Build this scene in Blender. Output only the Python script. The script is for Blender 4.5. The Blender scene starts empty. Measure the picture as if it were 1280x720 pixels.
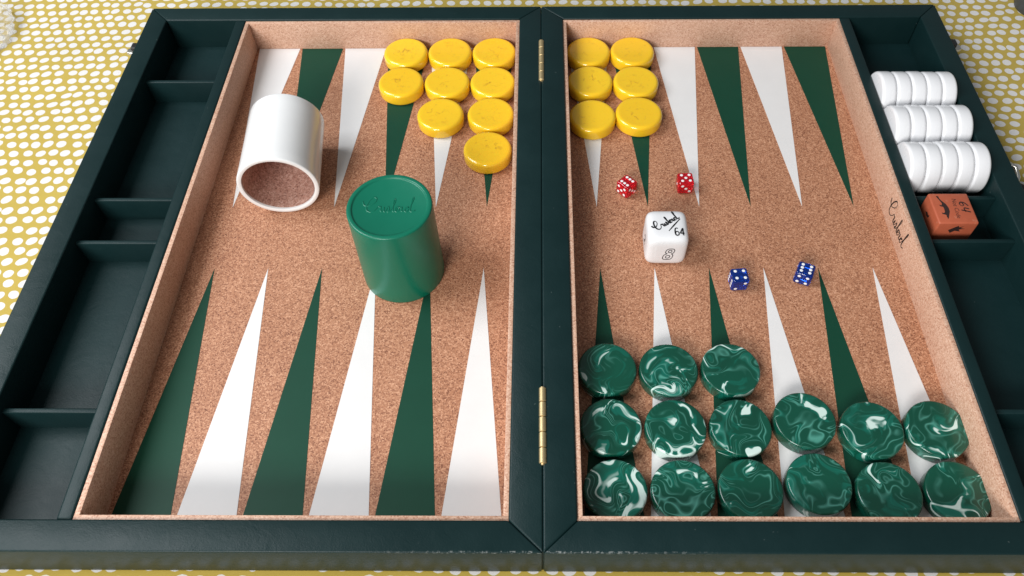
import bpy, bmesh, math, random
from mathutils import Vector, Matrix, noise
random.seed(7)
S = 0.001                                   # everything below is written in millimetres
PI = math.pi
scene = bpy.context.scene
col = scene.collection

# ------------------------------------------------------------------ camera, light, exposure
cam_d = bpy.data.cameras.new('camera'); cam = bpy.data.objects.new('camera', cam_d); col.objects.link(cam)
cam.location = (-2.387*S, -445.315*S, 554.078*S)
cam.rotation_euler = (0.6138, 0.0104, 0.0063)
cam_d.sensor_width = 36; cam_d.lens = 971.07/1280*36
cam_d.shift_x = (640-662.265)/1280; cam_d.shift_y = (357.28-360)/1280
cam_d.clip_start = 0.02; cam_d.clip_end = 20
scene.camera = cam

world = bpy.data.worlds.new('World'); scene.world = world; world.use_nodes = True
bg = world.node_tree.nodes['Background']
bg.inputs['Color'].default_value = (0.93, 0.97, 1.0, 1); bg.inputs['Strength'].default_value = 0.20

def area(name, loc, target, sx, sy, power, color):
    d = bpy.data.lights.new(name, 'AREA'); d.shape = 'RECTANGLE'; d.size = sx; d.size_y = sy
    d.energy = power; d.color = color
    o = bpy.data.objects.new(name, d); col.objects.link(o); o.location = loc
    o.rotation_euler = (Vector(target)-Vector(loc)).to_track_quat('-Z', 'Y').to_euler()
    return o
area('front_window', (-0.75, -1.75, 1.12), (0.0, 0.0, 0), 0.85, 0.60, 48, (1.0, 0.985, 0.965))
area('side_window', (-1.35, 0.05, 1.45), (-0.2, 0.1, 0), 1.0, 1.0, 36, (0.94, 0.97, 1.0))

scene.view_settings.view_transform = 'Standard'; scene.view_settings.look = 'None'
scene.view_settings.exposure = -0.03; scene.view_settings.gamma = 1
scene.render.resolution_x = 1024; scene.render.resolution_y = 576
scene.render.engine = 'CYCLES'
scene.cycles.max_bounces = 10; scene.cycles.transparent_max_bounces = 12

# ------------------------------------------------------------------ dimensions (mm), floor of the playing field is z = 0
H = 35.26; HC = 33.3; ZB = 9.7
XO, YO = 428.0, 294.8                       # outer edge of the case
XI, YI = 406.6, 272.9                       # inner edge of the rails
X1, X2 = 23.4, 320.1                        # cork-lined opening
XD = 331.5                                  # tray side of the divider
LT = 3.6                                    # lining thickness
A0, PITCH, PB, PT, PTIP = 51.6, 48.0, 22.7, 268.9, 35.8

# ------------------------------------------------------------------ node helper
class NT:
    def __init__(s, name):
        s.m = bpy.data.materials.new(name); s.m.use_nodes = True
        s.t = s.m.node_tree; s.b = s.t.nodes['Principled BSDF']
    def put(s, sock, v):
        if v is None: return
        if hasattr(v, 'is_output'): s.t.links.new(v, sock)
        else:
            if sock.type == 'RGBA' and len(v) == 3: v = (*v, 1)
            sock.default_value = v
    def n(s, typ, ins=None, out=0, **props):
        nd = s.t.nodes.new('ShaderNode'+typ)
        for k, v in props.items(): setattr(nd, k, v)
        for k, v in (ins or {}).items(): s.put(nd.inputs[k], v)
        return nd.outputs[out]
    def m2(s, op, a, b=None, c=None, clamp=False):
        nd = s.t.nodes.new('ShaderNodeMath'); nd.operation = op; nd.use_clamp = clamp
        for i, v in enumerate((a, b, c)):
            if v is not None: s.put(nd.inputs[i], v)
        return nd.outputs[0]
    def vm(s, op, a, b=None, scale=None):
        nd = s.t.nodes.new('ShaderNodeVectorMath'); nd.operation = op
        s.put(nd.inputs[0], a)
        if b is not None: s.put(nd.inputs[1], b)
        if scale is not None: s.put(nd.inputs['Scale'], scale)
        return nd.outputs['Value'] if op in ('LENGTH', 'DISTANCE') else nd.outputs[0]
    def ramp(s, f, stops, mode='LINEAR'):
        nd = s.t.nodes.new('ShaderNodeValToRGB'); cr = nd.color_ramp; cr.interpolation = mode
        while len(cr.elements) < len(stops): cr.elements.new(0.5)
        for e, (p, c) in zip(cr.elements, stops):
            e.position = p; e.color = (*c, 1) if len(c) == 3 else c
        s.put(nd.inputs[0], f); return nd.outputs[0]
    def mix(s, f, a, b, mode='MIX'):
        nd = s.t.nodes.new('ShaderNodeMix'); nd.data_type = 'RGBA'; nd.blend_type = mode
        s.put(nd.inputs[0], f); s.put(nd.inputs[6], a); s.put(nd.inputs[7], b); return nd.outputs[2]
    def noise(s, v, scale, detail=2, rough=0.5, out=0, dist=0.0):
        return s.n('TexNoise', {'Vector': v, 'Scale': scale, 'Detail': detail, 'Roughness': rough, 'Distortion': dist}, out)
    def obj(s): return s.n('TexCoord', out=3)
    def set(s, **k):
        for a, v in k.items(): s.put(s.b.inputs[a.replace('_', ' ')], v)
        return s
    def bump(s, h, strength, dist):
        s.put(s.b.inputs['Normal'], s.n('Bump', {'Height': h, 'Strength': strength, 'Distance': dist}))

def simple(name, c, rough=0.4, metal=0.0, **k):
    t = NT(name); t.set(Base_Color=c, Roughness=rough, Metallic=metal, **k); return t.m

def make_cork(name, dark, mid, light, gloss=0.62, sc=980):
    t = NT(name); p = t.obj()
    vor = t.n('TexVoronoi', {'Vector': p, 'Scale': sc}, 1)
    g = t.n('SeparateColor', {'Color': vor})
    n1 = t.noise(p, sc*1.15, 1, 0.5); n3 = t.noise(p, 11, 3, 0.6); n2 = t.noise(p, sc*0.22, 2, 0.6)
    f = t.m2('ADD', t.m2('MULTIPLY', g, 0.44), t.m2('MULTIPLY', n1, 0.50))
    f = t.m2('ADD', f, t.m2('MULTIPLY_ADD', n2, 0.12, -0.03))
    f = t.m2('ADD', f, t.m2('MULTIPLY_ADD', n3, 0.20, -0.10))
    c = t.ramp(f, [(0.19, dark), (0.44, mid), (0.54, mid), (0.80, light)])
    t.set(Base_Color=c, Roughness=gloss)
    t.bump(t.m2('ADD', n1, t.m2('MULTIPLY', g, 0.4)), 0.30, 0.0004)
    return t.m
M_CORK = make_cork('cork', (0.12, 0.032, 0.014), (0.395, 0.174, 0.092), (0.66, 0.36, 0.22))
M_CORKWALL = make_cork('cork_wall', (0.34, 0.15, 0.09), (0.56, 0.335, 0.23), (0.70, 0.48, 0.36), 0.5, 950)
M_CORKCUP = make_cork('cork_cup', (0.22, 0.09, 0.065), (0.52, 0.29, 0.225), (0.72, 0.50, 0.42), 0.5, 700)

def make_leather(name, base, rough):
    t = NT(name); p = t.obj()
    fine = t.noise(p, 1500, 3, 0.6); ves = t.n('TexVoronoi', {'Vector': p, 'Scale': 900}); big = t.noise(p, 26, 4, 0.6); w = t.noise(p, 70, 3, 0.6, dist=0.6)
    c = t.mix(t.m2('MULTIPLY', big, 0.9), base, tuple(x*1.5+0.002 for x in base))
    sp = t.ramp(t.noise(p, 240, 2, 0.5), [(0.775, (0, 0, 0)), (0.80, (1, 1, 1))])      # worn specks of the wrap
    c = t.mix(t.m2('MULTIPLY', sp, 0.25), c, (0.16, 0.20, 0.19))
    xyz = t.n('SeparateXYZ', {'Vector': p}).node.outputs
    ed = t.m2('MULTIPLY', t.m2('LESS_THAN', xyz[1], -0.29345), t.m2('GREATER_THAN', xyz[2], 0.0336))
    near = t.ramp(t.m2('MULTIPLY', t.m2('ABSOLUTE', xyz[0]), 1/0.22), [(0.12, (1, 1, 1)), (0.55, (0, 0, 0))])
    sc = t.ramp(t.noise(t.vm('MULTIPLY', p, (1, 0.4, 2.0)), 330, 3, 0.7), [(0.52, (0, 0, 0)), (0.60, (1, 1, 1))])
    c = t.mix(t.m2('MULTIPLY', t.m2('MULTIPLY', ed, sc), t.m2('MULTIPLY', near, 0.32)), c, (0.42, 0.44, 0.43))
    t.set(Base_Color=c, Roughness=t.m2('MULTIPLY_ADD', big, 0.22, rough-0.11), Specular_IOR_Level=0.24)
    h = t.m2('ADD', t.m2('MULTIPLY', fine, 0.30), t.m2('MULTIPLY', w, 1.6))
    t.bump(t.m2('ADD', h, t.m2('MULTIPLY', ves, 0.25)), 0.35, 0.0005)
    return t.m
M_WRAP = make_leather('dark_green_wrap', (0.0026, 0.0140, 0.0146), 0.44)
M_TRAY = make_leather('tray_wrap', (0.0026, 0.0150, 0.0160), 0.50)

def make_fabric(name, c, c2, rough):
    t = NT(name); p = t.obj()
    n1 = t.noise(p, 1400, 2, 0.6); n2 = t.noise(p, 45, 4, 0.6)
    wv = t.n('TexWave', {'Vector': p, 'Scale': 420, 'Distortion': 1.5, 'Detail': 1}, 1, bands_direction='Y')
    t.set(Base_Color=t.mix(t.m2('MULTIPLY', n2, 0.8), c, c2), Roughness=rough, Specular_IOR_Level=0.25)
    t.bump(t.m2('ADD', t.m2('MULTIPLY', n1, 0.5), t.m2('MULTIPLY', wv, 0.5)), 0.22, 0.0003)
    return t.m
M_PGREEN = make_fabric('green_point', (0.0028, 0.043, 0.023), (0.0045, 0.054, 0.030), 0.55)
M_PWHITE = make_fabric('white_point', (0.68, 0.665, 0.655), (0.75, 0.735, 0.725), 0.5)

def make_yellow():
    t = NT('yellow_plastic'); p = t.obj()
    rnd = t.n('ObjectInfo', out=5)
    off = t.n('CombineXYZ', {'X': t.m2('MULTIPLY', rnd, 3.1), 'Y': t.m2('MULTIPLY', rnd, 7.7), 'Z': rnd})
    q = t.vm('ADD', p, off)
    r = t.vm('LENGTH', t.vm('MULTIPLY', p, (1, 1, 0)))
    cen = t.ramp(t.m2('MULTIPLY', r, 1/0.0195), [(0.35, (1, 1, 1)), (1.0, (0, 0, 0))])
    n1 = t.noise(q, 130, 5, 0.72, dist=1.2)
    marks = t.ramp(n1, [(0.56, (0, 0, 0)), (0.66, (1, 1, 1))])
    n2 = t.noise(q, 95, 1, 0.5)
    line = t.ramp(t.m2('ABSOLUTE', t.m2('SUBTRACT', n2, 0.5)), [(0.0, (1, 1, 1)), (0.018, (0, 0, 0))])
    gate = t.ramp(t.noise(q, 55, 2, 0.5), [(0.56, (0, 0, 0)), (0.66, (1, 1, 1))])
    m = t.m2('MAXIMUM', t.m2('MULTIPLY', marks, 0.75), t.m2('MULTIPLY', t.m2('MULTIPLY', line, gate), 0.6))
    m = t.m2('MULTIPLY', t.m2('MULTIPLY', m, cen), 0.95)
    tone = t.mix(t.m2('MULTIPLY_ADD', rnd, 0.5, t.m2('MULTIPLY', t.noise(q, 30, 2), 0.4)), (0.86, 0.56, 0.020), (0.82, 0.48, 0.013))
    t.set(Base_Color=t.mix(m, tone, (0.36, 0.15, 0.008)), Roughness=t.m2('MULTIPLY_ADD', m, 0.3, 0.2))
    t.set(Subsurface_Weight=0.12, Subsurface_Radius=(0.004, 0.002, 0.0005), Coat_Weight=0.4, Coat_Roughness=0.06)
    t.bump(t.noise(q, 60, 2), 0.06, 0.001)
    return t.m
M_YELLOW = make_yellow()

def make_marble():
    t = NT('marbled_green_plastic'); p = t.obj()
    rnd = t.n('ObjectInfo', out=5)
    off = t.n('CombineXYZ', {'X': t.m2('MULTIPLY', rnd, 5.3), 'Y': t.m2('MULTIPLY', rnd, 9.1), 'Z': t.m2('MULTIPLY', rnd, 2.3)})
    r = t.vm('LENGTH', t.vm('MULTIPLY', p, (1, 1, 0)))
    ang = t.m2('ADD', t.m2('MULTIPLY', r, 38.0), t.m2('MULTIPLY_ADD', t.noise(t.vm('ADD', p, off), 34, 1), 8.0, -4.0))
    tw = t.n('VectorRotate', {'Vector': p, 'Center': (0.004, -0.003, 0), 'Angle': ang}, rotation_type='Z_AXIS')
    q = t.vm('ADD', t.vm('MULTIPLY', tw, (1, 1, 0.6)), off)
    w1 = t.vm('SUBTRACT', t.noise(q, 34, 1, 0.4, out=1), (0.5, 0.5, 0.5))
    q1 = t.vm('ADD', q, t.vm('SCALE', w1, scale=0.050))
    v = t.noise(q1, 34, 1, 0.35)
    con = t.m2('ABSOLUTE', t.m2('SUBTRACT', t.m2('FRACT', t.m2('MULTIPLY', v, 11.0)), 0.5))
    lines = t.ramp(con, [(0.0, (1, 1, 1)), (0.11, (0.35, 0.35, 0.35)), (0.24, (0, 0, 0))])
    gate = t.ramp(t.noise(q, 48, 1, 0.5), [(0.42, (0, 0, 0)), (0.64, (1, 1, 1))])
    soft = t.m2('MULTIPLY', lines, gate)
    w2 = t.vm('SUBTRACT', t.noise(q1, 110, 2, 0.5, out=1), (0.5, 0.5, 0.5))
    q2 = t.vm('ADD', q1, t.vm('SCALE', w2, scale=0.009))
    bn = t.noise(q2, 62, 2, 0.42)
    blot = t.ramp(bn, [(0.635, (0, 0, 0)), (0.675, (1, 1, 1))])
    rim = t.ramp(bn, [(0.52, (0, 0, 0)), (0.66, (1, 1, 1))])
    c = t.mix(v, (0.0011, 0.040, 0.022), (0.0020, 0.080, 0.048))
    c = t.mix(t.m2('MULTIPLY', rim, 0.55), c, (0.006, 0.20, 0.145))
    c = t.mix(t.m2('MULTIPLY', soft, 0.55), c, (0.13, 0.45, 0.36))
    c = t.mix(t.m2('MULTIPLY', blot, 0.85), c, (0.66, 0.80, 0.74))
    t.set(Base_Color=c, Roughness=0.26, Coat_Weight=0.2, Coat_Roughness=0.1)
    t.bump(t.noise(q, 70, 2), 0.04, 0.001)
    return t.m
M_MARBLE = make_marble()

def make_white(name, c, rough):
    t = NT(name); p = t.obj()
    n = t.noise(p, 70, 3, 0.5)
    t.set(Base_Color=t.mix(n, c, tuple(x*0.95 for x in c)), Roughness=t.m2('MULTIPLY_ADD', n, 0.1, rough), Coat_Weight=0.3, Coat_Roughness=0.1,
          Subsurface_Weight=0.08, Subsurface_Radius=(0.003, 0.003, 0.003))
    t.bump(n, 0.03, 0.001); return t.m
M_WHITE = make_white('white_plastic', (0.80, 0.80, 0.815), 0.22)
M_IVORY = make_white('white_cube_plastic', (0.76, 0.76, 0.77), 0.28)
M_WHITECUP = make_white('white_cup_plastic', (0.82, 0.82, 0.815), 0.16)

def make_gcup():
    t = NT('green_cup_plastic'); p = t.obj()
    n = t.noise(p, 60, 3, 0.5)
    t.set(Base_Color=t.mix(n, (0.0022, 0.128, 0.074), (0.003, 0.142, 0.083)), Roughness=t.m2('MULTIPLY_ADD', n, 0.12, 0.27), Specular_IOR_Level=0.4)
    t.bump(t.noise(p, 300, 2), 0.03, 0.0005); return t.m
M_GCUP = make_gcup()

def make_orange():
    t = NT('orange_paint'); p = t.obj()
    n = t.noise(p, 160, 5, 0.65); n2 = t.noise(p, 700, 2)
    wear = t.ramp(t.noise(p, 120, 4, 0.7), [(0.62, (0, 0, 0)), (0.74, (1, 1, 1))])
    c = t.mix(n, (0.40, 0.082, 0.036), (0.48, 0.120, 0.058))
    t.set(Base_Color=t.mix(t.m2('MULTIPLY', wear, 0.45), c, (0.66, 0.33, 0.22)), Roughness=0.5)
    t.bump(t.m2('ADD', n, n2), 0.2, 0.0005); return t.m
M_ORANGE = make_orange()
def make_die(name, c):
    t = NT(name); t.set(Base_Color=c, Roughness=0.06, IOR=1.46, Transmission_Weight=0.72); return t.m
M_RED = make_die('red_resin', (0.80, 0.012, 0.030)); M_BLUE = make_die('blue_resin', (0.006, 0.055, 0.40))
M_PIP = simple('white_pip', (0.83, 0.83, 0.83), 0.35)
M_INK = simple('black_ink', (0.012, 0.012, 0.013), 0.5)
M_GREYINK = simple('grey_ink', (0.06, 0.06, 0.065), 0.5)
M_BROWNINK = simple('dark_brown_ink', (0.028, 0.012, 0.010), 0.6)
M_BLACK = simple('black_leather', (0.012, 0.012, 0.013), 0.45)
M_GREY = simple('dark_grey_plastic', (0.045, 0.05, 0.055), 0.4)
def make_metal(name, c, r):
    t = NT(name); p = t.obj(); n = t.noise(p, 300, 3, 0.6)
    t.set(Base_Color=t.mix(n, c, tuple(x*0.7 for x in c)), Metallic=1.0, Roughness=t.m2('MULTIPLY_ADD', n, 0.25, r)); return t.m
M_BRASS = make_metal('brass', (0.86, 0.68, 0.38), 0.42)
M_NICKEL = make_metal('nickel', (0.78, 0.76, 0.70), 0.2)

def make_cloth():
    t = NT('dotted_cloth'); p = t.obj()
    wob = t.vm('SCALE', t.vm('SUBTRACT', t.noise(p, 9, 2, 0.5, out=1), (0.5, 0.5, 0.5)), scale=0.012)
    sx = t.n('SeparateXYZ', {'Vector': t.vm('ADD', p, wob)}); sep = sx.node.outputs
    u = t.m2('MULTIPLY_ADD', sep[0], 1/0.0134, 200.0); v = t.m2('MULTIPLY_ADD', sep[1], 1/0.0124, 200.0)
    row = t.m2('FLOOR', v)
    u = t.m2('ADD', u, t.m2('MULTIPLY', t.m2('MODULO', row, 2.0), 0.46))
    rj = t.n('TexWhiteNoise', {'W': row}, 0, noise_dimensions='1D')
    u = t.m2('ADD', u, t.m2('MULTIPLY', rj, 0.22))
    cu = t.m2('FLOOR', u)
    wn = t.n('TexWhiteNoise', {'Vector': t.n('CombineXYZ', {'X': cu, 'Y': row})}, 1)
    js = t.n('SeparateColor', {'Color': wn}).node.outputs
    du = t.m2('SUBTRACT', t.m2('SUBTRACT', u, cu), t.m2('MULTIPLY_ADD', js[0], 0.24, 0.38))
    dv = t.m2('SUBTRACT', t.m2('SUBTRACT', v, row), t.m2('MULTIPLY_ADD', js[1], 0.18, 0.41))
    # long axis tips a little from dot to dot
    dv2 = t.m2('ADD', dv, t.m2('MULTIPLY', du, t.m2('MULTIPLY_ADD', js[2], 0.36, -0.18)))
    a = t.m2('MULTIPLY', du, t.m2('MULTIPLY_ADD', js[2], 0.25, 2.48)); b = t.m2('MULTIPLY', dv2, t.m2('MULTIPLY_ADD', js[0], 0.30, 2.55))
    d = t.m2('SQRT', t.m2('ADD', t.m2('MULTIPLY', a, a), t.m2('MULTIPLY', b, b)))
    d = t.m2('ADD', d, t.m2('MULTIPLY_ADD', t.noise(p, 420, 2), 0.16, -0.08))
    m = t.ramp(d, [(0.93, (1, 1, 1)), (1.0, (0, 0, 0))])
    wx = t.n('TexWave', {'Vector': p, 'Scale': 400, 'Distortion': 0.8}, 1, bands_direction='X'); wy = t.n('TexWave', {'Vector': p, 'Scale': 400, 'Distortion': 0.8}, 1, bands_direction='Y')
    weave = t.m2('MULTIPLY', t.m2('ADD', wx, wy), 0.5)
    big = t.noise(p, 22, 4, 0.6)
    yel = t.mix(big, (0.43, 0.305, 0.036), (0.52, 0.380, 0.062))
    wh = t.mix(big, (0.66, 0.64, 0.63), (0.75, 0.735, 0.72))
    c = t.mix(m, yel, wh)
    c = t.mix(t.m2('MULTIPLY', weave, 0.12), c, (0.25, 0.2, 0.1))
    t.set(Base_Color=c, Roughness=0.75, Sheen_Weight=0.1)
    t.bump(t.m2('ADD', weave, t.m2('MULTIPLY', big, 1.0)), 0.25, 0.0006)
    return t.m
M_CLOTH = make_cloth()
def make_film():
    t = NT('clear_film'); p = t.obj()
    t.set(Base_Color=(0.95, 0.95, 0.95), Roughness=0.12, Transmission_Weight=0.55, IOR=1.3, Alpha=0.42)
    t.bump(t.noise(p, 90, 3, 0.6), 0.5, 0.004); return t.m
M_FILM = make_film()

# ------------------------------------------------------------------ mesh helpers
def link(name, me, parent=None, loc=(0, 0, 0), rot=(0, 0, 0)):
    o = bpy.data.objects.new(name, me); col.objects.link(o)
    if parent: o.parent = parent
    o.location = [x*S for x in loc]; o.rotation_euler = rot
    return o
def tag(o, label=None, cat=None, group=None, kind=None):
    for k, v in (('label', label), ('category', cat), ('group', group), ('kind', kind)):
        if v: o[k] = v
    return o
def finish(bm, name, mat, smooth=False):
    bmesh.ops.recalc_face_normals(bm, faces=bm.faces)
    me = bpy.data.meshes.new(name)
    for vv in bm.verts: vv.co *= S
    bm.to_mesh(me); bm.free()
    me.materials.append(mat)
    for p in me.polygons: p.use_smooth = smooth
    return me
def smooth_by_angle(me, deg=32):
    for p in me.polygons: p.use_smooth = True
    bm = bmesh.new(); bm.from_mesh(me)
    for e in bm.edges:
        e.smooth = not (len(e.link_faces) == 2 and e.calc_face_angle(0) > math.radians(deg))
    bm.to_mesh(me); bm.free()
def prism(name, plan, z0, z1, mat, bev=0.0, seg=3, sub=1):
    """plan: corner points (x, y) anticlockwise; rounded edges"""
    bm = bmesh.new()
    lo = [bm.verts.new((x, y, z0)) for x, y in plan]; hi = [bm.verts.new((x, y, z1)) for x, y in plan]
    bm.faces.new(lo[::-1]); bm.faces.new(hi)
    n = len(plan)
    for i in range(n): bm.faces.new((lo[i], lo[(i+1) % n], hi[(i+1) % n], hi[i]))
    if bev:
        bmesh.ops.bevel(bm, geom=list(bm.edges), offset=bev, segments=seg, profile=0.5, affect='EDGES')
    me = finish(bm, name, mat)
    if bev: smooth_by_angle(me, 40)
    return me
def rect(x0, x1, y0, y1): return [(x0, y0), (x1, y0), (x1, y1), (x0, y1)]
def lathe(name, prof, seg, mat, deg=32):
    bm = bmesh.new(); rings = []
    for r, z in prof:
        if r < 1e-6: rings.append([bm.verts.new((0, 0, z))])
        else: rings.append([bm.verts.new((r*math.cos(2*PI*i/seg), r*math.sin(2*PI*i/seg), z)) for i in range(seg)])
    for a, b in zip(rings, rings[1:]):
        for i in range(seg):
            j = (i+1) % seg
            if len(a) == 1 and len(b) == 1: continue
            if len(a) == 1: bm.faces.new((a[0], b[i], b[j]))
            elif len(b) == 1: bm.faces.new((a[i], a[j], b[0]))
            else: bm.faces.new((a[i], a[j], b[j], b[i]))
    me = finish(bm, name, mat); smooth_by_angle(me, deg); return me
def tube(name, pts, rad, mat, seg=10, cap=True):
    bm = bmesh.new(); rings = []; P = [Vector(p) for p in pts]
    up = Vector((0, 0, 1))
    for i, p in enumerate(P):
        d = (P[min(i+1, len(P)-1)]-P[max(i-1, 0)]).normalized()
        s = d.cross(up);  s = s.normalized() if s.length > 1e-4 else Vector((1, 0, 0))
        u = s.cross(d)
        r = rad[i] if isinstance(rad, (list, tuple)) else rad
        rings.append([bm.verts.new(p+r*(math.cos(2*PI*k/seg)*s+math.sin(2*PI*k/seg)*u)) for k in range(seg)])
    for a, b in zip(rings, rings[1:]):
        for k in range(seg): bm.faces.new((a[k], a[(k+1) % seg], b[(k+1) % seg], b[k]))
    if cap: bm.faces.new(rings[0][::-1]); bm.faces.new(rings[-1])
    me = finish(bm, name, mat); smooth_by_angle(me, 50); return me
def catmull(pts, n=6):
    P = [Vector((*p, 0)) for p in pts]; out = []
    for i in range(len(P)-1):
        a, b, c, d = P[max(i-1, 0)], P[i], P[i+1], P[min(i+2, len(P)-1)]
        for k in range(n):
            t = k/n
            out.append(0.5*((2*b)+(c-a)*t+(2*a-5*b+4*c-d)*t*t+(3*b-a-3*c+d)*t**3))
    out.append(P[-1]); return out
def strokes(name, polys, mat, width, M, smooth=True, height=0.0, wvar=0.35):
    """pen strokes laid on a face: polys in mm, M places them; height > 0 makes them raised beads"""
    bm = bmesh.new()
    for poly in polys:
        P = catmull(poly) if smooth else [Vector((*p, 0)) for p in poly]
        L, R, T = [], [], []
        for i, p in enumerate(P):
            d = (P[min(i+1, len(P)-1)]-P[max(i-1, 0)])
            d = d.normalized() if d.length > 1e-9 else Vector((1, 0, 0))
            nrm = Vector((-d.y, d.x, 0))
            w = width*0.5*(1+wvar*(-d.y))            # thick downstrokes
            if i in (0, len(P)-1): w *= 0.5
            L.append(bm.verts.new(M @ (p+nrm*w))); R.append(bm.verts.new(M @ (p-nrm*w)))
            if height: T.append(bm.verts.new(M @ (p+Vector((0, 0, height)))))
        for i in range(len(P)-1):
            if height:
                bm.faces.new((R[i], R[i+1], T[i+1], T[i])); bm.faces.new((T[i], T[i+1], L[i+1], L[i]))
            else: bm.faces.new((R[i], R[i+1], L[i+1], L[i]))
    me = bpy.data.meshes.new(name)
    for vv in bm.verts: vv.co *= S
    bm.to_mesh(me); bm.free(); me.materials.append(mat)
    for p in me.polygons: p.use_smooth = bool(height)
    return me
def letters(name, text, size, mat, M, outline=0.0, shear=0.0, spacing=1.0, fat=0.0):
    cu = bpy.data.curves.new(name, 'FONT'); cu.body = text; cu.size = size; cu.align_x = 'CENTER'; cu.align_y = 'CENTER'; cu.shear = shear; cu.space_character = spacing
    cu.resolution_u = 3; cu.offset = fat
    if outline: cu.fill_mode = 'NONE'; cu.bevel_depth = outline; cu.bevel_resolution = 0
    o = bpy.data.objects.new('tmp', cu); col.objects.link(o)
    bpy.context.view_layer.update()
    me = bpy.data.meshes.new_from_object(o.evaluated_get(bpy.context.evaluated_depsgraph_get()))
    bpy.data.objects.remove(o); bpy.data.curves.remove(cu)
    T = Matrix.Scale(S, 4) @ M
    if outline: T = T @ Matrix.Diagonal((1, 1, 0.15, 1))
    me.transform(T); me.materials.clear(); me.materials.append(mat); me.name = name
    return me
def frame_of(origin, xdir, ydir):
    x = Vector(xdir).normalized(); y = Vector(ydir).normalized(); z = x.cross(y)
    M = Matrix((x, y, z)).transposed().to_4x4(); M.translation = Vector(origin); return M
def rounded_cube(name, s, r, mat, seg=4):
    bm = bmesh.new(); bmesh.ops.create_cube(bm, size=s)
    bmesh.ops.bevel(bm, geom=list(bm.edges), offset=r, segments=seg, profile=0.5, affect='EDGES')
    me = finish(bm, name, mat); smooth_by_angle(me, 60); return me

# script signature, unit height 1, letters joined
SIG = [[(-0.14, 0.72), (-0.04, 0.46), (0.22, 0.42), (0.52, 0.66), (0.58, 0.93), (0.42, 1.02), (0.22, 0.80), (0.10, 0.42), (0.14, 0.10), (0.34, -0.02), (0.56, 0.10),
        (0.70, 0.34), (0.74, 0.38), (0.80, 0.33), (0.88, 0.34), (0.88, 0.10), (0.96, 0.02), (1.06, 0.30), (1.06, 0.06), (1.14, 0.02), (1.28, 0.36), (1.33, 0.12), (1.24, 0.0),
        (1.40, 0.06), (1.58, 0.55), (1.62, 0.84), (1.54, 0.86), (1.52, 0.40), (1.55, 0.05), (1.66, 0.05), (1.82, 0.31), (1.70, 0.30), (1.66, 0.08), (1.77, 0.0), (1.89, 0.15),
        (1.83, 0.31), (1.94, 0.27), (2.02, 0.30), (2.01, 0.06), (2.09, 0.02), (2.22, 0.20), (2.36, 0.31), (2.22, 0.28), (2.18, 0.05), (2.30, 0.02), (2.42, 0.28), (2.58, 0.80),
        (2.60, 0.98), (2.53, 0.90), (2.47, 0.15), (2.56, 0.0), (2.74, 0.10)]]
def sig(scale, ox=-1.3, oy=-0.4, sh=0.0):
    return [[((x+ox+sh*y)*scale, (y+oy)*scale) for x, y in s] for s in SIG]

# ------------------------------------------------------------------ setting: the cloth on the table
def cloth():
    bm = bmesh.new(); nx, ny = 150, 110
    x0, x1, y0, y1 = -1150, 1150, -800, 900
    g = []
    for j in range(ny+1):
        r = []
        for i in range(nx+1):
            x = x0+(x1-x0)*i/nx; y = y0+(y1-y0)*j/ny
            d = max(abs(x)-XO-12, abs(y)-YO-12, 0)
            a = min(d/60, 1)
            z = -ZB-0.15 + a*(2.2*noise.noise((x/110, y/90, 3.1))+1.0*noise.noise((x/45, y/60, 9.7)))
            r.append(bm.verts.new((x, y, z)))
        g.append(r)
    for j in range(ny):
        for i in range(nx): bm.faces.new((g[j][i], g[j][i+1], g[j+1][i+1], g[j+1][i]))
    return finish(bm, 'tablecloth', M_CLOTH, True)
tag(link('tablecloth', cloth()), 'mustard yellow tablecloth printed with rows of white oval dots', None, None, 'structure')

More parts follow.
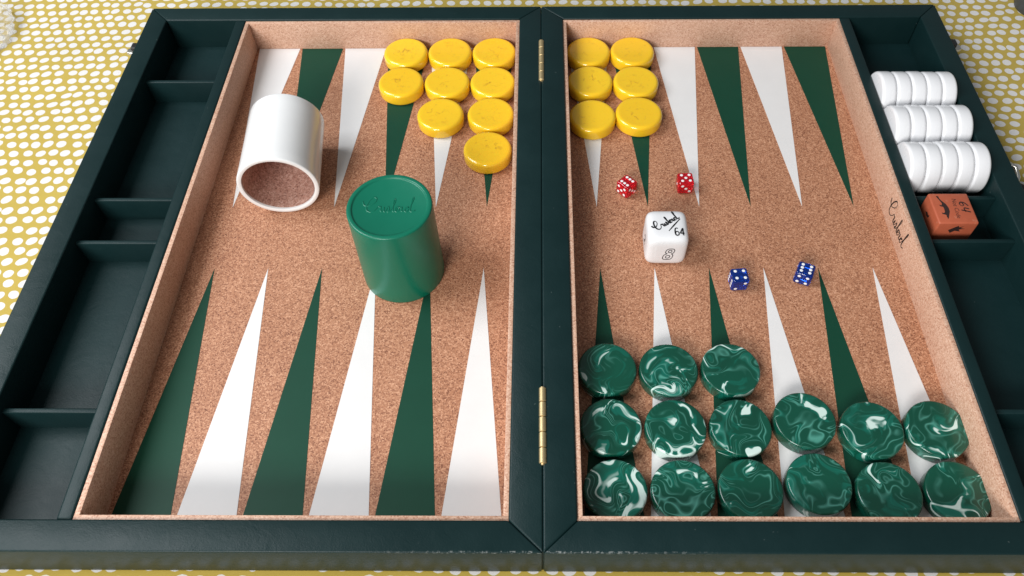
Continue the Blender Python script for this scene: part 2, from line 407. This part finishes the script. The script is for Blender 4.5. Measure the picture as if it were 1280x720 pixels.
# ------------------------------------------------------------------ the folding case
board = bpy.data.objects.new('backgammon_board', None); col.objects.link(board); board.location = (0, 0, -ZB*S); board.empty_display_size = 0.05
tag(board, 'open dark green backgammon case with cork playing field, side trays and brass hinges', 'backgammon board')
def part(name, me, parent=None, label=None):
    o = link(name, me, parent or board, (0, 0, 0 if parent else ZB))
    if label: o['label'] = label
    return o
GAP = 0.02
for sgn in (-1, 1):
    def X(a, b): return (min(sgn*a, sgn*b), max(sgn*a, sgn*b))
    def pl(pts):
        p = [(sgn*x, y) for x, y in pts]
        return p if sgn > 0 else p[::-1]
    e = 0.12                                   # hairline at the mitres
    # rails
    part('frame_rail', prism('frame_rail', pl([(GAP+e, YO), (X1+e, YI), (XI-e, YI), (XO-e, YO)][::-1]), -ZB, H, M_WRAP, 1.3))
    part('frame_rail', prism('frame_rail', pl([(GAP+e, -YO), (XO-e, -YO), (XI-e, -YI), (X1+e, -YI)]), -ZB, H, M_WRAP, 1.3))
    part('frame_rail', prism('frame_rail', pl([(XO, -YO+e), (XO, YO-e), (XI, YI-e), (XI, -YI+e)]), -ZB, H, M_WRAP, 1.3))
    part('hinge_rail', prism('hinge_rail', pl([(GAP, -YO+e), (X1, -YI+e), (X1, YI-e), (GAP, YO-e)]), -ZB, H, M_WRAP, 1.6))
    part('divider', prism('divider', rect(*X(X2+0.1, XD), -YI-0.4, YI+0.4), -4, H-0.9, M_WRAP, 1.9, 4))
    part('base_panel', prism('base_panel', rect(*X(X1-1, XI+1), -YI-1, YI+1), -ZB+0.6, -1.2, M_TRAY))
    part('tray_floor', prism('tray_floor', rect(*X(XD-1, XI+0.5), -YI-0.5, YI+0.5), -1.1, 0.0, M_TRAY))
    for y in (-187.5, -26.0, 23.5, 184.5):
        part('tray_partition', prism('tray_partition', rect(*X(XD-0.3, XI+0.3), y-2.0, y+2.0), -0.5, 26.0, M_TRAY, 0.9))
    fld = part('playing_field', prism('playing_field', rect(*X(X1-0.5, X2+0.5), -YI-0.4, YI+0.4), -1.1, 0.0, M_CORK))
    # cork lining
    part('cork_lining', prism('cork_lining', rect(*X(X1-0.2, X1+LT), -YI+LT-0.2, YI-LT+0.2), -0.2, HC, M_CORKWALL, 0.35, 2))
    ow = part('cork_lining', prism('cork_lining', rect(*X(X2-LT, X2+0.3), -YI+LT-0.2, YI-LT+0.2), -0.2, HC, M_CORKWALL, 0.35, 2))
    part('cork_lining', prism('cork_lining', rect(*X(X1-0.2, X2+0.3), YI-LT, YI+0.2), -0.2, HC+0.02, M_CORKWALL, 0.35, 2))
    part('cork_lining', prism('cork_lining', rect(*X(X1-0.2, X2+0.3), -YI-0.2, -YI+LT), -0.2, HC+0.02, M_CORKWALL, 0.35, 2))
    # points inlaid in the cork, proud by a hair
    for far in (1, -1):
        for i in range(6):
            cx = sgn*(A0+i*PITCH)
            tri = [(cx-PB, far*PT), (cx, far*PTIP), (cx+PB, far*PT)]
            if far < 0: tri = tri[::-1]
            green = (i % 2 == (0 if sgn*far < 0 else 1))
            nm = 'green_point' if green else 'white_point'
            part(nm, prism(nm, tri, -0.3, 0.22, M_PGREEN if green else M_PWHITE), fld)
    if sgn > 0:
        # signature printed along the outer cork wall, read from the far side
        M = frame_of((X2-LT-0.07, 1.0, 18.5), (0, -1, 0), (0, 0, 1))
        part('printed_signature', strokes('printed_signature', sig(17.2, -1.3, -0.45), M_INK, 1.1, M), ow)

def hinge(y0, y1):
    r = 2.75; zc = H-0.6
    pin = part('hinge', tube('hinge', [(0, y0-0.8, zc), (0, y1+0.8, zc)], 1.4, M_BRASS, 12))
    L = (y1-y0)/5
    for k in range(5):
        a, b = y0+k*L+0.35, y0+(k+1)*L-0.35
        part('knuckle', tube('knuckle', [(0, a, zc), (0, a+0.25, zc), (0, b-0.25, zc), (0, b, zc)], [r-0.35, r, r, r-0.35], M_BRASS, 20), pin)
    part('hinge_leaf', prism('hinge_leaf', rect(-0.6, 0.6, y0, y1), 30, zc-1.5, M_BRASS), pin)
hinge(172, 235); hinge(-233, -173)

def clasp(sgn, y):
    x = sgn*XO
    a = part('clasp', prism('clasp', rect(min(x-sgn*0.5, x+sgn*1.2), max(x-sgn*0.5, x+sgn*1.2), y-12, y+12), 6, 31, M_NICKEL, 0.5))
    part('latch_tongue', prism('latch_tongue', [(x+sgn*1.0, y-7), (x+sgn*13, y-3.5), (x+sgn*13, y+3.5), (x+sgn*1.0, y+7)][::sgn], 23, 27, M_NICKEL, 1.2), a)
    part('latch_button', prism('latch_button', rect(min(x+sgn*0.8, x+sgn*7), max(x+sgn*0.8, x+sgn*7), y-2.6, y+6.5), 26.9, 32, M_BLACK, 1.0), a)
clasp(-1, 233); clasp(1, 233)
# carrying handle on the outer side, with metal loops
hd = part('handle', tube('handle', [(XO+8+11*min(1, (1-abs(k/12))*3.2), 52*k/12, 13+3*(1-(k/12)**2)) for k in range(-12, 13)], [4.2+2.6*(1-(k/12)**4) for k in range(-12, 13)], M_BLACK, 14))
for y in (60, -60):
    s = 1 if y > 0 else -1
    part('handle_loop', tube('handle_loop', [(XO+1, y+s*7, 22), (XO+7, y+s*7, 24), (XO+13, y+s*4, 22), (XO+15, y-s*4, 17), (XO+13, y-s*9, 14)], 2.0, M_NICKEL, 10), hd)
    part('handle_bracket', prism('handle_bracket', rect(XO-0.5, XO+3, y-10, y+12), 8, 30, M_NICKEL, 1.0), hd)

# ------------------------------------------------------------------ checkers
def checker_prof(D, th, r, dish=0.0):
    p = [(0, 0), (D/2-r*0.8, 0)]
    for k in range(1, 5):
        a = PI/2*k/4; q = r*0.8
        p.append((D/2-q+q*math.sin(a), q-q*math.cos(a)))
    for k in range(0, 7):
        a = PI/2*k/6
        p.append((D/2-r+r*math.cos(a), th-r+r*math.sin(a)))
    p += [(D/2-r-2.0, th-dish*0.4), (D/2-r-6, th-dish), (0, th-dish)]
    return p
ME_Y = lathe('yellow_checker', checker_prof(47.3, 13.6, 3.6, 0.25), 56, M_YELLOW, 60)
ME_G = lathe('green_checker', checker_prof(46.4, 12.6, 1.7, 0.0), 56, M_MARBLE, 60)
ME_W = lathe('white_checker', checker_prof(47.2, 14.4, 3.3, 0.2), 56, M_WHITE, 60)
CUPH, DICEH = 'dice-cup half', 'dice half'
Y = [(-147.1, 247.0, 'yellow checker by far cork wall beside the bare white point, dice-cup half'),
     (-99.0, 247.0, 'yellow checker by far cork wall, middle column of three, dice-cup half'),
     (-51.0, 247.0, 'yellow checker in the far corner by the hinge rail, dice-cup half'),
     (-147.4, 198.0, 'yellow checker on green point, front one in the column of two'),
     (-98.9, 198.0, 'yellow checker with both neighbours in the second row, dice-cup half'),
     (-50.9, 198.0, 'yellow checker second from the far wall beside the hinge rail, dice-cup half'),
     (-102.4, 149.0, 'yellow checker at the front of the column of three, on white point, dice-cup half'),
     (-51.3, 149.6, 'yellow checker third from the far wall beside the hinge rail, dice-cup half'),
     (-52.7, 99.8, 'yellow checker at the front of the column of four, on green point tip'),
     (51.0, 247.2, 'yellow checker in the far corner by the hinge rail, dice half'),
     (98.6, 247.2, 'yellow checker by far cork wall beside the bare white point, dice half'),
     (51.0, 198.7, 'yellow checker in the middle of the column beside the hinge rail, dice half'),
     (98.9, 198.0, 'yellow checker in the middle of the column on green point, dice half'),
     (51.4, 146.0, 'yellow checker at the front of the hinge-rail column, behind the red dice'),
     (98.5, 149.8, 'yellow checker at the front of the green point column, behind the red dice')]
for x, y, lb in Y:
    o = link('yellow_checker', ME_Y, None, (x, y, 0.22), (0, 0, random.uniform(0, 6.28)))
    tag(o, lb, 'checker', 'yellow checkers')
G = [(51.6, -143.6, 'green marbled checker beside hinge rail, on the green point, farthest from near wall'),
     (100.1, -144.4, 'green marbled checker on the white point, farthest of its column of three'),
     (149.2, -143.9, 'green marbled checker nearest the white doubling cube and first blue die'),
     (51.8, -193.4, 'green marbled checker beside hinge rail, middle of its column of three'),
     (100.6, -194.2, 'green marbled checker in the middle of its column on the second point'),
     (149.6, -194.0, 'green marbled checker in the middle of its column on the third point'),
     (52.3, -243.0, 'green marbled checker in the near corner by the hinge rail'),
     (101.0, -243.2, 'green marbled checker by near wall, second from the hinge rail'),
     (149.6, -242.4, 'green marbled checker by near wall, third from the hinge rail'),
     (199.0, -188.0, 'green marbled checker set back on white point, back one of a pair'),
     (248.0, -195.6, 'green marbled checker on green point, back one of a pair'),
     (297.0, -194.8, 'green marbled checker on outermost white point, back one of a pair'),
     (199.6, -237.8, 'green marbled checker by near wall, third from the outer cork wall'),
     (248.2, -244.4, 'green marbled checker by near wall, second from the outer cork wall'),
     (297.2, -243.8, 'green marbled checker in the near corner by the outer cork wall')]
for x, y, lb in G:
    o = link('green_checker', ME_G, None, (x, y, 0.22), (0, 0, random.uniform(0, 6.28)))
    tag(o, lb, 'checker', 'green marbled checkers')
rows = [('row farthest from orange cube', 161.0), ('middle row in the tray', 111.8), ('row beside the orange cube', 62.4)]
ords = ['against the divider', 'second from the divider', 'third from the divider', 'fourth from the divider', 'against the outer rail']
for rn, y in rows:
    for k in range(5):
        o = link('white_checker', ME_W, None, (XD+0.7+14.55*k, y+random.uniform(-0.8, 0.8), 23.75), (0, PI/2, 0))
        o.rotation_euler = Matrix.Rotation(PI/2, 3, 'Y').to_euler()
        tag(o, 'white checker on edge, %s, %s' % (ords[k], rn), 'checker', 'white checkers stored on edge')

# ------------------------------------------------------------------ dice cups
def cup_prof(R0, R1, L, wall, recess):
    """from the base centre outward, up the outside to the mouth, down the inside"""
    p = [(0, recess), (R0-5.0, recess), (R0-4.4, recess-0.25), (R0-4.0, 0.3), (R0-3.4, 0), (R0-1.4, 0), (R0-0.6, 0.25), (R0-0.15, 0.8), (R0, 1.6)]
    for k in range(1, 9): p.append((R0+(R1-R0)*k/8, 1.6+(L-3.0)*k/8))
    p += [(R1-0.2, L-0.5), (R1-0.8, L), (R1-wall+0.8, L), (R1-wall+0.2, L-0.4), (R1-wall, L-1.2)]
    return p
def cup_shell(name, R0, R1, L, wall, mat, recess=1.3):
    p = cup_prof(R0, R1, L, wall, recess)
    p += [(R1-wall-0.1, L-3.2), (R0-wall+0.1, 6.0), (0, 6.0)]
    return lathe(name, p, 96, mat, 40)
# upturned green cup, mouth down
gc = bpy.data.objects.new('green_dice_cup', None); col.objects.link(gc); gc.location = (-121.7*S, -38.1*S, 0.22*S)
tag(gc, 'glossy green dice cup standing upside down on the cork, signature moulded in its base', 'dice cup')
GH = 86.8
sh = link('cup_body', cup_shell('cup_body', 34.3, 35.2, GH, 3.2, M_GCUP), gc, (0, 0, GH), (PI, 0, 0))
lin = lathe('cork_liner', [(35.2-3.25, GH-2.6), (34.3-3.4, 7.5), (0, 7.2), (0, 6.2), (34.3-3.05, 6.2), (35.2-3.05, GH-2.6)], 64, M_CORKCUP, 40)
link('cork_liner', lin, gc, (0, 0, GH), (PI, 0, 0))
M = Matrix.Rotation(math.radians(0), 4, 'Z'); M.translation = (-0.5, 0.8, GH-1.33)
link('moulded_signature', strokes('moulded_signature', sig(14.8, -1.3, -0.42), M_GCUP, 1.25, M, height=0.75, wvar=0.1), gc)
# white cup lying on its side, mouth towards the near wall
wc = bpy.data.objects.new('white_dice_cup', None); col.objects.link(wc)
tag(wc, 'glossy white dice cup lying on its side with cork-lined mouth open', 'dice cup')
yaw, R1, R0, L = 0.082, 35.9, 34.6, 84.4
wc.location = (-237.2*S, 29.0*S, 0.22*S); wc.rotation_euler = (0, 0, yaw)
tl = math.atan2(R1-R0, L)
# local: mouth centre at (0,0,R1), axis runs to +y; the shell's mesh has its base at z=0 and mouth at z=L
rot = Matrix.Rotation(PI/2+tl, 4, 'X')
off = Vector((0, 0, R1))-(rot @ Vector((0, 0, L)))
link('cup_body', cup_shell('cup_body', R0, R1, L, 4.3, M_WHITECUP), wc, off, rot.to_euler())
lin = lathe('cork_liner', [(R1-4.5, L-2.2), (R0-4.7, 7.6), (0, 7.3), (0, 6.2), (R0-4.2, 6.2), (R1-4.2, L-2.2)], 64, M_CORKCUP, 40)
link('cork_liner', lin, wc, off, rot.to_euler())

# ------------------------------------------------------------------ dice
PIPS = {1: [(0, 0)], 2: [(-1, 1), (1, -1)], 3: [(-1, 1), (0, 0), (1, -1)], 4: [(-1, 1), (1, 1), (-1, -1), (1, -1)],
        5: [(-1, 1), (1, 1), (0, 0), (-1, -1), (1, -1)], 6: [(-1, 1), (-1, 0), (-1, -1), (1, 1), (1, 0), (1, -1)]}
DS = 14.6
ME_RD = rounded_cube('die_body', DS, 2.1, M_RED); ME_BD = rounded_cube('die_body', DS, 2.1, M_BLUE)
ME_PIP = lathe('pip', [(0, 0.12), (1.0, 0.10), (1.38, 0.02), (1.42, -0.35), (0, -0.6)], 14, M_PIP)
def die(name, me, x, y, yaw, top, front, left, label, mirror=False):
    o = bpy.data.objects.new(name, None); col.objects.link(o); o.location = (x*S, y*S, 0.1*S); o.rotation_euler = (0, 0, yaw)
    tag(o, label, 'die', 'red dice' if 'red' in name else 'blue dice')
    link('die_body', me, o, (0, 0, DS/2))
    h = DS/2
    faces = [((0, 0, 1), (1, 0, 0), (0, 1, 0), top), ((0, 0, -1), (1, 0, 0), (0, -1, 0), 7-top), ((0, -1, 0), (1, 0, 0), (0, 0, 1), front), ((0, 1, 0), (-1, 0, 0), (0, 0, 1), 7-front),
             ((-1, 0, 0), (0, -1, 0), (0, 0, 1), left), ((1, 0, 0), (0, 1, 0), (0, 0, 1), 7-left)]
    for nrm, ux, uy, k in faces:
        for a, b in PIPS[k]:
            if mirror and k in (2, 3) and nrm == (0, -1, 0): a = -a
            pos = Vector(nrm)*h+Vector(ux)*a*3.6+Vector(uy)*b*3.6+Vector((0, 0, h))
            p = link('pip', ME_PIP, o, pos); p.rotation_euler = Vector(nrm).to_track_quat('Z', 'Y').to_euler()
    return o
die('red_die', ME_RD, 80.2, 54.5, math.radians(43), 6, 3, 5, 'clear red die turned corner-on, six up')
die('red_die', ME_RD, 135.4, 58.6, math.radians(3), 5, 3, 1, 'clear red die with five up, at the tip of a white point')
die('blue_die', ME_BD, 169.6, -53.5, math.radians(4), 4, 2, 6, 'clear blue die with four up, beside the tip of a green point', True)
die('blue_die', ME_BD, 227.2, -47.5, math.radians(-24), 6, 4, 2, 'clear blue die turned askew with six up')

# ------------------------------------------------------------------ doubling cubes
cu = bpy.data.objects.new('white_doubling_cube', None); col.objects.link(cu); cu.location = (108.5*S, -15.6*S, 0.1*S); cu.rotation_euler = (0, 0, math.radians(-0.5))
tag(cu, 'large white doubling cube with rounded edges on the cork, showing 64 and 8', 'doubling cube')
Q = 36.2
def squircle_cube(name, s, mat):
    bm = bmesh.new(); bmesh.ops.create_cube(bm, size=s)
    bmesh.ops.subdivide_edges(bm, edges=list(bm.edges), cuts=11, use_grid_fill=True)
    h = s/2
    for vv in bm.verts:
        c = vv.co/h
        p = 6.2; r = (abs(c.x)**p+abs(c.y)**p+abs(c.z)**p)**(1/p)
        vv.co = c/r*h
    return finish(bm, name, mat, True)
link('cube_body', squircle_cube('cube_body', Q, M_IVORY), cu, (0, 0, Q/2))
Mt = frame_of((0, 0, Q+0.03), (1, 0, 0), (0, 1, 0))
M = Mt @ Matrix.Translation((-1.6, 3.0, 0)) @ Matrix.Rotation(math.radians(35), 4, 'Z')
link('signature', strokes('signature', sig(9.2, -1.35, -0.4), M_INK, 1.05, M), cu)
link('slash', strokes('slash', [[(0.2, -7.6), (5.0, -1.4), (11.0, 6.2)]], M_INK, 1.5, Mt, smooth=False, wvar=0), cu)
D64 = [[(2.6, 7.4), (1.0, 7.9), (0.1, 6.4), (-0.1, 2.6), (0.5, 0.4), (1.7, 0.0), (2.9, 0.9), (3.0, 2.9), (1.8, 4.2), (0.3, 3.4), (0.0, 2.4)],
       [(6.6, 0.0), (6.6, 3.9), (6.6, 7.9)], [(6.6, 7.9), (5.4, 5.2), (4.2, 2.4)], [(4.0, 2.3), (5.6, 2.3), (7.6, 2.3)]]
link('numeral', strokes('numeral', D64, M_INK, 1.15, Mt @ Matrix.Translation((5.6, -12.2, 0)), wvar=0.1), cu)
Mf = frame_of((0, -Q/2-0.03, Q/2), (1, 0, 0), (0, 0, 1))
def ring(cx, cy, rx, ry, sh=0.2, n=20):
    return [(cx+rx*math.cos(2*PI*k/n)+sh*(cy+ry*math.sin(2*PI*k/n)), cy+ry*math.sin(2*PI*k/n)) for k in range(n+1)]
out8 = [(1.5, 0.35), (2.9, 1.3), (3.0, 3.6), (1.7, 5.0), (-1.7, 5.0), (-3.0, 3.6), (-2.9, 1.3), (-1.5, 0.35), (-3.2, -0.9), (-3.4, -3.8), (-1.9, -5.2), (1.9, -5.2), (3.4, -3.8), (3.2, -0.9), (1.5, 0.35)]
link('numeral', strokes('numeral', [[(x+0.2*y, y) for x, y in out8], ring(0, 2.7, 1.25, 1.2), ring(0, -2.6, 1.5, 1.4)], M_GREYINK, 0.72, Mf @ Matrix.Translation((1.8, -0.8, 0)) @ Matrix.Diagonal((1.18, 1.42, 1, 1)), wvar=0), cu)
Ml = frame_of((-Q/2-0.03, 0, Q/2), (0, -1, 0), (0, 0, 1))
link('numeral', letters('numeral', '2', 15.5, M_GREYINK, Ml @ Matrix.Translation((1.0, -0.6, 0)), outline=0.42, shear=0.25), cu)

oc = bpy.data.objects.new('orange_doubling_cube', None); col.objects.link(oc); oc.location = (359.6*S, 3.6*S, 0.0*S)
tag(oc, 'orange painted cube in the side tray, hand-drawn reptile and 64 on top', 'doubling cube')
O = 34.6
link('cube_body', rounded_cube('cube_body', O, 1.6, M_ORANGE, 3), oc, (0, 0, O/2))
Mt = frame_of((0, 0, O+0.04), (0, -1, 0), (1, 0, 0))       # writing is read from the outer rail side
link('numeral', strokes('numeral', [[(-2.2, 13.6), (-5.6, 11.2), (-6.6, 8.2), (-4.6, 6.6), (-2.4, 7.8), (-3.2, 9.8), (-6.0, 9.0)],
                                    [(1.2, 13.4), (0.2, 9.2), (4.6, 9.4)], [(4.8, 13.8), (3.4, 9.8), (2.4, 6.0)]], M_BROWNINK, 1.0, Mt), oc)
link('handwriting', letters('handwriting', 'Not Code', 5.4, M_BROWNINK, Mt @ Matrix.Translation((0.5, 2.2, 0)) @ Matrix.Rotation(math.radians(-4), 4, 'Z'), shear=0.1, spacing=1.0), oc)
def filled(name, pts, mat, M):
    bm = bmesh.new(); vs = [bm.verts.new((M @ Vector((x, y, 0)))*S) for x, y in pts]
    es = [bm.edges.new((vs[i], vs[(i+1) % len(vs)])) for i in range(len(vs))]
    bmesh.ops.triangle_fill(bm, use_beauty=True, edges=es)
    me = bpy.data.meshes.new(name); bm.to_mesh(me); bm.free(); me.materials.append(mat); return me
rep = [(-14, -10.6), (-13.2, -9.3), (-11.2, -9.3), (-8.6, -8.2), (-4.5, -5.4), (0, -4.2), (4, -4.4), (8, -6.0), (11.8, -7.6), (12.6, -8.4), (9, -8.8), (8.2, -8.4), (7.6, -9.6), (7.0, -11.6), (5.2, -11.8), (6.0, -10.0),
       (4.6, -8.8), (1.0, -8.4), (-1.2, -8.6), (-1.8, -10.8), (-3.6, -11.6), (-3.0, -9.4), (-5.2, -8.6), (-9.0, -9.8), (-11.6, -10.8), (-13.4, -11.4)]
link('drawn_reptile', filled('drawn_reptile', rep, M_BROWNINK, Mt), oc)
Mf = frame_of((0, -O/2-0.04, O/2), (1, 0, 0), (0, 0, 1))
rep2 = [(-6, 8), (-2, 11.5), (1, 13.8), (2.0, 11.6), (6, 13.2), (3.6, 10.6), (8, 9.8), (3, 8.6), (5, 6), (0, 7), (-3, 4)]
link('drawn_reptile', filled('drawn_reptile', rep2, M_BROWNINK, Mf), oc)
Ml = frame_of((-O/2-0.04, 0, O/2), (0, -1, 0), (0, 0, 1))
link('ink_mark', filled('ink_mark', [(-7, 5), (-4, 7), (-1, 6.4), (1, 8), (0.6, 4.6), (-3, 3.6)], M_BROWNINK, Ml), oc)

# ------------------------------------------------------------------ things at the edge of the cloth
def film():
    bm = bmesh.new(); bmesh.ops.create_icosphere(bm, subdivisions=5, radius=1)
    for vv in bm.verts:
        c = vv.co.copy(); k = 1+0.28*noise.noise(c*1.6)+0.20*abs(noise.noise(c*4.0+Vector((3, 1, 7))))+0.10*noise.noise(c*9)
        vv.co = Vector((c.x*34*k, c.y*42*k, max(-0.3, c.z)*20*k+5))
    return finish(bm, 'plastic_film', M_FILM, False)
tag(link('plastic_film', film(), None, (-646, 306, -ZB)), 'crumpled clear plastic film lying on the dotted cloth', 'plastic film')
tag(link('plastic_pot', lathe('plastic_pot', [(0, 0), (21, 0), (24, 1.5), (25.5, 5), (26, 40), (25, 44), (22, 46), (0, 46)], 48, M_GREY), None, (580, 350, -ZB-0.5)),
    'dark grey round pot standing on the dotted cloth', 'pot')
